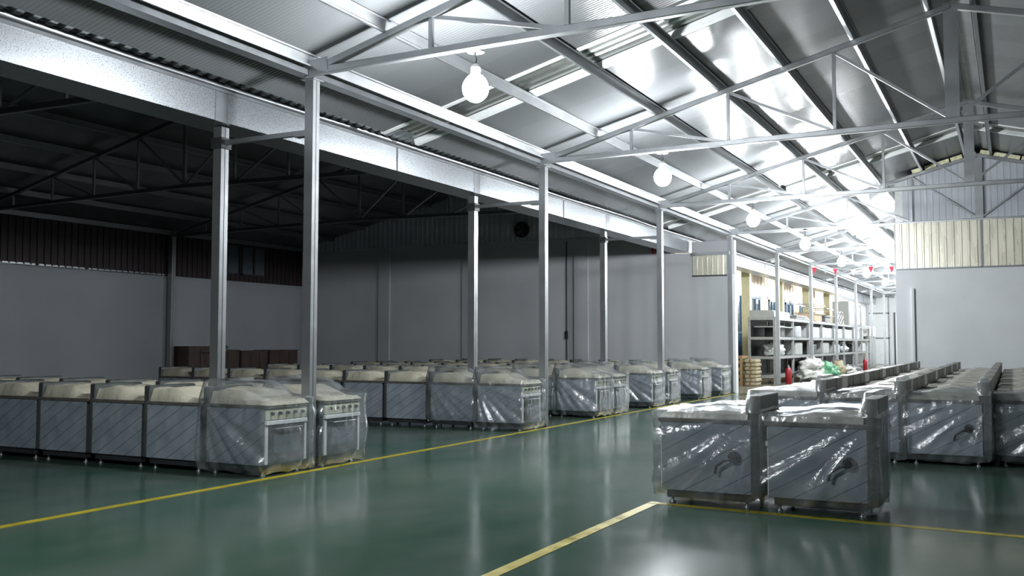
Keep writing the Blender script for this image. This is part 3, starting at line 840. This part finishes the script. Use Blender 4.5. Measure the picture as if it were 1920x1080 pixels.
# ------------------------------------------------------------------ dark furniture against the far left wall
def cabinet(y0, y1, h, label, doors=2, dep=0.7, x=-23.85, shelf=False):
    r = empty('old_cabinet', (x, y0, 0), 0, label, 'cabinet', 'dark cabinets along the left wall')
    b_ = MB().box(0, dep, 0, y1 - y0, 0.08, h - 0.03)
    b_.build('body', DARKW, r)
    MB().box(-0.01, dep + 0.03, -0.02, y1 - y0 + 0.02, h - 0.03, h).build('top_board', DARKW, r)
    wv = (y1 - y0) / doors
    for i in range(doors):
        d_ = MB().box(dep, dep + 0.02, i * wv + 0.02, (i + 1) * wv - 0.02, 0.12, h - 0.08).build('door', DARKW, r)
        MB().tube((dep + 0.02, i * wv + 0.1, h * 0.5), (dep + 0.05, i * wv + 0.1, h * 0.5), 0.015, 8).build('door_knob', GALV_DULL, d_)
    for yy in (0.03, y1 - y0 - 0.08):
        for xx in (0.02, dep - 0.07):
            MB().box(xx, xx + 0.05, yy, yy + 0.05, 0, 0.08).build('foot', DARKW, r)
    return r
cabinet(22.62, 23.6, 1.38, 'dark wooden cabinet by the wall post, tallest of the row', 2)
cabinet(23.75, 24.9, 1.26, 'dark brown cabinet behind the chrome stand', 2)
cabinet(25.0, 26.3, 1.22, 'long dark cabinet in the middle of the left wall row', 3)
cabinet(26.4, 27.9, 1.24, 'dark cabinet nearest the corner of the side hall', 3)
r = empty('crumpled_foil_bundle', (-23.4, 24.3, 1.27), 0, 'crumpled pale bundle lying on a dark cabinet', 'bundle')
m_ = MB(); m_.lathe([(0.02, 0), (0.2, 0.02), (0.26, 0.07), (0.2, 0.13), (0.06, 0.16)], (0, 0, 0), 14); m_.build('wrapping', GALV_DULL, r)
r = empty('chrome_stand', (-22.7, 23.5, 0), 0, 'thin chrome stand with a flat bar top before the dark cabinets', 'stand')
MB().tube((0, 0, 0.02), (0, 0, 1.22), 0.018, 10).build('pole', CHROME, r)
MB().bar((0, -0.35, 1.24), (0, 0.3, 1.24), 0.05, 0.03).build('cross_bar', CHROME, r)
MB().lathe([(0.2, 0.0), (0.19, 0.015), (0.04, 0.025)], (0, 0, 0), 18).build('base', DARK, r)

# ------------------------------------------------------------------ yellow building beyond the end wall
struct(MB().box(-10.85, -10.6, YW + 0.2, 62.5, 0, 5.2).build('wall_yellow', YELLOWW))
for k, yy in enumerate((40.85, 47.4, 54.2, 60.8)):
    struct(MB().box(-10.1, -9.76, yy - 0.16, yy + 0.16, 0, 4.90).build('wall_pillar', PILLAR))
sf = MB().box(-10.6, -9.4, YW + 0.2, 75, 4.98, 5.06)
sf.box(-10.12, -9.7, YW + 0.2, 62.5, 4.90, 4.99)
for k in range(14):
    yy = 40.85 + k * 2.2
    sf.box(-10.6, -9.4, yy - 0.08, yy + 0.08, 4.86, 4.98)
struct(sf.build('ceiling_soffit', BROWN))
struct(MB().box(-10.85, -9.4, 62.5, 75, 0, 5.0).build('wall_store_far', WHITE))
def opening(kind, num, y0, y1, z0, z1):
    X = -10.6
    if kind == 'door':
        o = struct(MB().box(X, X + 0.03, y0 + 0.08, y1 - 0.08, z0, 1.9).build('door_%d' % num, BLUEF))
        MB().box(X, X + 0.02, y0 + 0.1, y1 - 0.1, 2.0, z1 - 0.1).build('door_glass', GLASSD, o)
        MB().tube((X + 0.03, y0 + 0.2, 1.05), (X + 0.09, y0 + 0.2, 1.05), 0.02, 8).build('door_handle', GALV, o)
        fm = ((y0, y0 + 0.1, z0, z1), (y1 - 0.1, y1, z0, z1), (y0, y1, z1 - 0.1, z1), (y0, y1, 1.9, 2.0))
    else:
        o = struct(MB().box(X, X + 0.02, y0 + 0.08, y1 - 0.08, z0 + 0.08, z1 - 0.08).build('window_%d' % num, GLASSD))
        m_ = (y0 + y1) / 2
        fm = ((y0, y0 + 0.1, z0, z1), (y1 - 0.1, y1, z0, z1), (y0, y1, z1 - 0.1, z1), (y0, y1, z0, z0 + 0.1), (m_ - 0.05, m_ + 0.05, z0, z1))
    fb = MB()
    for a, b_, c_, d_ in fm: fb.box(X, X + 0.07, a, b_, c_, d_)
    fb.build('door_frame' if kind == 'door' else 'window_frame', BLUEF, o)
    MB().box(X, X + 0.05, y0 - 0.15, y1 + 0.15, z1, z1 + 0.14).build('lintel', PALE, o)
opening('door', 1, 40.9, 42.5, 0, 3.66)
for k, (a, b_) in enumerate([(44.25, 46.0), (47.95, 49.3), (51.8, 53.8), (55.75, 57.6)]):
    opening('window', 3 + k, a, b_, 1.7, 3.62)
n_ = 7
for (a, b_) in ((41.2, 47.1), (47.8, 53.9), (54.6, 60.5)):
    o = struct(MB().box(-10.6, -10.585, a, b_, 4.16, 4.84).build('window_%d' % n_, GLASS_REFLECT)); n_ += 1
    fb = MB()
    y = a
    while y < b_ + 0.01:
        fb.box(-10.6, -10.56, y - 0.03, y + 0.03, 4.14, 4.86); y += (b_ - a) / 9
    fb.box(-10.6, -10.56, a, b_, 4.12, 4.17); fb.box(-10.6, -10.56, a, b_, 4.83, 4.88)
    fb.build('window_frame', WHITE, o)
for k, yy in enumerate((41.5, 48.2, 55.0, 61.4)):
    r = empty('soffit_lamp', (-9.62, yy, 4.70), 0, 'small warm lit bulb under the brown soffit beside the %s yellow pillar' % ORD[k], 'bulb', 'bulbs under the soffit')
    MB().lathe([(0.01, -0.09), (0.06, -0.07), (0.085, 0.0), (0.06, 0.06), (0.03, 0.09)], (0, 0, 0), 14).build('glowing_bulb', GLOW_W, r)
    MB().lathe([(0.035, 0.09), (0.04, 0.16), (0.05, 0.20)], (0, 0, 0), 12).build('bulb_holder', BLACK, r)
# far doors
o = struct(MB().box(-7.55, -6.7, 74.93, 75.0, 0, 3.6).build('door_2', WHITE))
MB().box(-7.6, -7.5, 74.9, 74.98, 0, 3.7).build('door_frame', DARK, o)
o = struct(MB().box(-9.3, -7.9, 74.95, 75.0, 0, 5.6).build('door_3', WHITE))
fb = MB()
for z in (1.8, 3.6): fb.box(-9.3, -7.9, 74.92, 74.95, z, z + 0.1)
fb.box(-8.0, -7.9, 74.92, 74.95, 0, 5.6); fb.build('door_rail', GALV_DULL, o)

# ------------------------------------------------------------------ storage rack
XB, XFt = -8.64, -7.72
YA, ST, NB = 35.9, 3.26, 8
rk = empty('storage_rack', (XFt, YA, 0), 0, 'long grey steel storage rack with four shelf levels beyond the aisle columns', 'rack')
for i in range(NB + 1):
    for xx in (0.0, XB - XFt):
        MB().prof(cprof(0.09, 0.09), (xx, i * ST, 0), (xx, i * ST, 2.46), up=(1, 0, 0)).build('upright', SHELF, rk)
for z in (0.30, 0.99, 1.70, 2.42):
    MB().box(XB - XFt, 0.0, 0, NB * ST, z - 0.012, z + 0.012).build('shelf_board', SHELF, rk)
    for xx in (XB - XFt, 0.03):
        MB().bar((xx, -0.04, z - 0.03), (xx, NB * ST + 0.04, z - 0.03), 0.04, 0.10).build('shelf_beam', SHELF, rk)
    MB().bar((XB - XFt, -0.03, z - 0.03), (0.03, -0.03, z - 0.03), 0.04, 0.10).build('shelf_end_rail', SHELF, rk)

for i in range(NB):
    MB().box(XB - XFt - 0.06, XB - XFt - 0.05, i * ST + 0.05, (i + 1) * ST - 0.05, 0.3, 2.4).build('shade_back_sheet', DARK, rk)  # dark sheets added in place of the shade inside the rack

def lump(name, mat_, c, s, seed, label, cat, group, knot=False):
    """soft sack: squashed noisy ball resting on its base"""
    m = MB(); nu, nv = 24, 14; vs = []; fs = []
    for j in range(nv + 1):
        ph = -math.pi / 2 + math.pi * j / nv
        for i in range(nu):
            th = 2 * math.pi * i / nu
            d = Vector((math.cos(ph) * math.cos(th), math.cos(ph) * math.sin(th), math.sin(ph)))
            k = 1 + 0.5 * noise.noise(d * 1.9 + Vector((seed, 0, 0))) + 0.28 * noise.noise(d * 4.5 + Vector((0, seed, 0)))
            q = Vector((d.x * s[0] * k, d.y * s[1] * k, (d.z * k) * s[2] + s[2] * 0.8))
            q.z = max(0.0, q.z)
            vs.append(q)
    for j in range(nv):
        for i in range(nu):
            i2 = (i + 1) % nu
            fs.append((j * nu + i, j * nu + i2, (j + 1) * nu + i2, (j + 1) * nu + i))
    m.add(vs, fs, True)
    r = empty(name, c, 0, label, cat, group)
    m.build('sack_body', mat_, r)
    MB().lathe([(0.05, 0), (0.03, 0.05), (0.07, 0.11), (0.01, 0.12)], (0, 0, s[2] * 1.72), 9).build('tied_neck', mat_, r)
    return r
def carton(name, mat_, c, s, label, cat, group, tape=None):
    r = empty(name, c, random.uniform(-0.05, 0.05), label, cat, group)
    MB().box(-s[0] / 2, s[0] / 2, -s[1] / 2, s[1] / 2, 0, s[2], min(s) * 0.06).build('box_body', mat_, r)
    MB().box(-s[0] / 2 + 0.02, s[0] / 2 + 0.003, -0.03, 0.03, s[2] * 0.1, s[2] + 0.003).build('tape_strip', tape or PALE, r)
    return r
# wrapped goods on the rack, seen from the aisle
LEV = {'bottom': 0.312, 'second': 1.002, 'third': 1.712, 'top': 2.432}
xs = XFt - 0.42
for i in range(2, 8):
    for h in range(2):
        yy = YA + (i + 0.28 + 0.46 * h) * ST
        side = 'near' if h == 0 else 'far'
        if not (i == 7 and h == 1):
            carton('wrapped_carton', WHITEB, (xs, yy, LEV['third']), (0.70, 1.25, 0.52 - 0.03 * h),
                   'white film-wrapped carton on the third shelf, %s half of rack bay %s' % (side, ORD[i]), 'carton', 'wrapped cartons on the third shelf')
for i, (w_, mt, what) in enumerate([(0.7, SACKD, 'grey canvas'), (0.5, PALE, 'pale grey'), (0.6, DARK, 'dark steel'), (0.75, PALE, 'light steel'), (0.9, WHITEB, 'white wrapped'), (0.8, WHITEB, 'white bulging'), (0.5, DARK, 'black'), (0.8, WHITEB, 'white small')]):
    yy = YA + (i + 0.5) * ST
    if i in (0, 5):
        lump('canvas_bundle', mt if i else PALE, (xs, yy, LEV['second']), (0.38, 1.15, 0.26), i + 3.0, '%s bundle slumped on the second shelf, %s rack bay' % (what, ORD[i]), 'bundle', 'bundles on the second shelf')
    else:
        carton('shelf_crate', mt, (xs, yy, LEV['second']), (0.7, 1.5 * w_ + 0.5, 0.42 + 0.1 * (i % 2)), '%s crate on the second shelf, %s rack bay' % (what, ORD[i]), 'crate', 'crates on the second shelf')
for i, mt, what in ((0, DARK, 'dark'), (1, PALE, 'grey')):
    carton('shelf_box', mt, (xs, YA + (i + 0.62) * ST, LEV['third']), (0.6, 0.8, 0.45), '%s box on the third shelf, %s rack bay' % (what, ORD[i]), 'box', 'boxes on the third shelf')
r = empty('long_board', (XFt + 0.05, YA + 0.25, 2.08), 0, 'long pale board with a white roll sticking out of the near rack bays', 'board')
MB().box(-0.85, -0.02, 0, 3.2, 0, 0.04).build('board', PALE, r)
r = empty('white_roll', (XFt + 0.02, YA + 3.9, 1.72), 0, 'upright white roll at the edge of the third shelf', 'roll')
MB().lathe([(0.15, 0), (0.17, 0.02), (0.17, 0.42), (0.15, 0.45), (0.05, 0.45), (0.05, 0.43)], (0, 0, 0), 18).build('roll_body', WHITEB, r)
# on top of the rack
def on_top(yy, name, label, cat): return empty(name, (XFt, yy, 2.44), 0, label, cat)
r = on_top(YA - 0.05, 'grey_hood', 'long grey steel hood lying on the near end of the rack top', 'hood')
MB().prof([(-0.0, 0), (0.0, 0.20), (-0.08, 0.26), (-0.9, 0.26), (-0.9, 0)], (0, 0.0, 0), (0, 1.6, 0)).build('hood_shell', PALE, r)
MB().bar((-0.02, 0.0, 0.02), (-0.02, 1.6, 0.02), 0.03, 0.05).build('hood_rim', GALV_DULL, r)
carton('white_carton', WHITE, (XFt - 0.35, YA + 2.6, 2.44), (0.5, 1.2, 0.25), 'white carton on the rack top beside the long grey hood', 'carton', None)
r = on_top(YA + 4.0, 'sheet_stack', 'flat stack of grey sheets on the rack top, second bay', 'sheets')
for j in range(4):
    MB().box(-0.9, -0.02, 0.1 * j, 3.4 - 0.3 * j, j * 0.05, j * 0.05 + 0.035).build('sheet', PALE if j % 2 else GALV_DULL, r)
for q, (ya, ln, hh) in enumerate(((YA + 8.6, 2.5, 0.78), (YA + 11.5, 2.0, 0.68))):
    r = on_top(ya, 'wire_cage', 'wire cage standing on the rack top, ' + ('nearer and taller one' if q == 0 else 'farther and darker one'), 'cage')
    m = MB()
    for a in (0, ln):
        for x in (-0.05, -0.95): m.bar((x, a, 0), (x, a, hh), 0.04, 0.04)
    for z in (0.02, hh * 0.5, hh):
        for x in (-0.05, -0.95): m.bar((x, 0, z), (x, ln, z), 0.03, 0.03)
        for a in (0, ln): m.bar((-0.05, a, z), (-0.95, a, z), 0.03, 0.03)
    m.build('frame', GALV_DULL, r)
    m = MB()
    for i in range(1, 18):
        m.bar((-0.05, ln * i / 18, 0.02), (-0.05, ln * i / 18, hh), 0.012, 0.012)
    m.build('wire_mesh', GALV, r)
    MB().box(-0.85, -0.15, 0.25, ln - 0.25, 0.02, hh * 0.55, 0.03).build('packed_bundle', SACKD if q else CARD, r)
for q in range(6):
    r = empty('pipe_coil', (XFt - 0.12, YA + 15.2 + (q % 3) * 0.75, 2.45 + 0.32 * (q // 3)), 0, 'shiny metal hose coil on the rack top, %s of the %s layer' % (ORD[q % 3], 'lower' if q < 3 else 'upper'), 'coil', 'hose coils on the rack top')
    m = MB(); k = 14
    pts = [(0.0, 0.26 * math.cos(2 * math.pi * t_ / k), 0.17 + 0.14 * math.sin(2 * math.pi * t_ / k)) for t_ in range(k + 1)]
    m.path(pts, 0.035, 8); m.build('coil_ring', CHROME, r)
    m = MB(); pts = [(-0.12, 0.24 * math.cos(2 * math.pi * t_ / k), 0.17 + 0.13 * math.sin(2 * math.pi * t_ / k)) for t_ in range(k + 1)]
    m.path(pts, 0.03, 8); m.build('inner_ring', CHROME, r)
def tall_unit(yy, w_, h, mt, label):
    r = on_top(yy, 'tall_steel_unit', label, 'steel unit')
    MB().box(-0.9, -0.05, 0, w_, 0, h, 0.02).build('casing', mt, r)
    MB().box(-0.05, -0.03, 0.06, w_ - 0.06, 0.08, h - 0.1).build('door', PALE, r)
    MB().bar((-0.02, 0.12, h * 0.35), (-0.02, 0.12, h * 0.65), 0.02, 0.02).build('door_handle', DARK, r)
tall_unit(YA + 18.6, 1.9, 1.30, PALE, 'tall pale steel unit on the rack top, nearer one')
tall_unit(YA + 21.2, 1.5, 1.15, GALV_DULL, 'tall grey steel unit on the rack top, middle one')
tall_unit(YA + 23.2, 1.8, 1.20, PALE, 'tall pale steel unit at the far end of the rack top')

# grey switch cabinet and white box past the rack
r = empty('floor_cabinet', (-8.6, 63.4, 0), 0, 'tall pale grey cabinet standing past the far end of the rack', 'cabinet')
MB().box(-0.5, 0.5, 0, 5.0, 0, 2.05, 0.02).build('casing', PALE, r)
MB().box(0.5, 0.52, 0.3, 2.4, 0.1, 1.95).build('door', PALE, r)
r = empty('white_meter_box', (-8.0, 62.4, 1.9), 0, 'white box held above the floor just past the rack', 'box')
MB().box(-0.3, 0.3, 0.0, 2.6, 0.0, 0.62, 0.02).build('casing', WHITE, r)
MB().box(0.3, 0.33, 0.2, 1.6, -0.12, 0.0).build('lower_tray', DARK, r)

# fire extinguishers
for k, (yy, txt) in enumerate([(36.55, 'nearest the camera, before the white sacks'), (41.6, 'second, beside the green sacks'), (46.1, 'third, by the dark sack'), (57.5, 'farthest, at the rack end')]):
    r = empty('fire_extinguisher', (-7.38, yy, 0), 0, 'red fire extinguisher on the floor, ' + txt, 'fire extinguisher', 'fire extinguishers along the rack')
    MB().lathe([(0.10, 0.0), (0.115, 0.02), (0.115, 0.46), (0.10, 0.53), (0.05, 0.58), (0.03, 0.60)], (0, 0, 0), 18).build('cylinder_body', RED, r)
    MB().lathe([(0.03, 0.60), (0.035, 0.63), (0.02, 0.66)], (0, 0, 0), 10).build('valve', GALV, r)
    MB().bar((0.0, -0.06, 0.67), (0.0, 0.09, 0.70), 0.03, 0.02).build('handle', BLACK, r)
    MB().path([(0, 0.04, 0.64), (0.06, 0.12, 0.60), (0.08, 0.13, 0.35), (0.08, 0.10, 0.2)], 0.014, 8).build('hose', BLACK, r)

# sacks at the foot of the rack
gs = 'sacks at the foot of the rack'
lump('white_sack', SACKW, (-7.15, 39.3, 0), (0.42, 0.95, 0.28), 1.0, 'large white sack lying lowest in the pile, nearer one', 'sack', gs)
lump('white_sack', SACKW, (-7.2, 40.75, 0), (0.42, 0.75, 0.26), 2.2, 'white sack on the floor at the right foot of the pile', 'sack', gs)
lump('white_sack', SACKW, (-7.25, 39.6, 0.42), (0.38, 0.75, 0.22), 3.3, 'white sack lying on top of the nearer one', 'sack', gs)
lump('white_sack', SACKW, (-7.25, 40.8, 0.40), (0.38, 0.62, 0.27), 4.6, 'white sack topmost of the pile, leaning right', 'sack', gs)
lump('green_sack', SACKG, (-7.2, 43.45, 0), (0.34, 0.8, 0.36), 5.1, 'bright green sack behind the second fire extinguisher', 'sack', gs)
lump('green_sack', SACKG, (-7.2, 45.1, 0), (0.34, 0.55, 0.26), 6.4, 'smaller green sack with knotted neck', 'sack', gs)
lump('beige_sack', SACKB, (-7.2, 46.9, 0), (0.3, 0.5, 0.36), 7.7, 'tall beige sack leaning on a rack upright', 'sack', gs)
lump('white_sack', SACKW, (-7.2, 49.7, 0), (0.36, 0.9, 0.2), 8.8, 'flat white sack right of the third fire extinguisher', 'sack', gs)
lump('dark_sack', SACKD, (-7.2, 51.4, 0), (0.36, 0.9, 0.18), 9.9, 'flat black sack on the floor by the rack middle', 'sack', gs)
lump('dark_sack', SACKD, (-8.3, 44.2, 0.32), (0.36, 1.0, 0.24), 2.9, 'black sack on the bottom shelf above the green ones', 'sack', gs)

# wooden crate and bundles at the corner of the wall
r = empty('slatted_crate', (-9.05, 33.9, 0), 0, 'brown slatted wooden crate just past the white wall corner', 'crate')
for z in (0.02, 0.27, 0.52, 0.77, 0.95):
    for yy in (0.0, 0.85):
        MB().box(0, 0.62, yy, yy + 0.03, z, z + 0.10).build('slat', WOODC, r)
    for xx in (0.0, 0.59):
        MB().box(xx, xx + 0.03, 0.03, 0.85, z, z + 0.10).build('slat', WOODC, r)
for xx in (0.0, 0.55):
    for yy in (-0.02, 0.88):
        MB().box(xx, xx + 0.08, yy - 0.01, yy + 0.02, 0, 1.06).build('corner_post', WOODC, r)
for k in range(7):
    r = empty('folded_bundle', (-8.18 + 0.03 * (k % 2), 34.4, 0.002 + k * 0.133), 0, 'folded beige bundle beside the crate, %s from the floor' % ORD[k], 'bundle', 'stack of beige bundles')
    MB().box(-0.2, 0.2, -0.4, 0.4, 0.0, 0.125, 0.03).build('folds', SACKB, r)
    MB().box(-0.03, 0.03, -0.405, 0.405, -0.001, 0.128).build('binding_cord', ROPE, r)

# bunting strung across the far trusses
PEN = [(-7.35, 4.66, PENR, 'red'), (-6.9, 4.64, PENB, 'pale blue'), (-6.5, 4.58, PENR, 'red'), (-5.8, 4.52, PENW, 'white'), (-5.1, 4.62, PENR, 'red'), (-4.3, 4.60, PENR, 'red')]
for k, (x, z, m_, what) in enumerate(PEN):
    yy = 42.0
    r = empty('bunting_pennant', (x, yy, z), 0, '%s pennant hanging below the far roof, %s from the left' % (what, ORD[k]), 'pennant', 'pennants on a string')
    MB().add([(-0.10, 0, 0), (0.10, 0, 0), (0, 0.02, -0.25), (-0.10, 0.006, 0), (0.10, 0.006, 0), (0, 0.026, -0.25)], [(0, 1, 2), (5, 4, 3), (0, 3, 4, 1), (1, 4, 5, 2), (2, 5, 3, 0)]).build('cloth', m_, r)
    MB().bar((-0.11, 0, 0.01), (0.11, 0, 0.01), 0.01, 0.02).build('hem_tape', PENW, r)
m = MB()
pts = [(-7.5, 42.06, 4.70)] + [(x, 42.0, z + 0.012) for x, z, _a, _b in PEN] + [(-3.0, 42.06, 4.80)]
m.path(pts, 0.008, 5)
tag(m.build('bunting_string', WHITE), 'thin string carrying the pennants across the far hall', 'string')
# hanging wires that drop from the gutter edge beyond the end wall
for k in range(5):
    o = MB().tube((0, 0, 0), (0, 0, 0.62), 0.012, 6).build('gutter_hanger', GALV, None, (-8.68, 33.0 + 6.571 * k, 4.2))
    tag(o, 'thin steel hanger in front of the far gutter, %s past the end wall' % ORD[k], 'hanger', 'hangers on the far gutter')
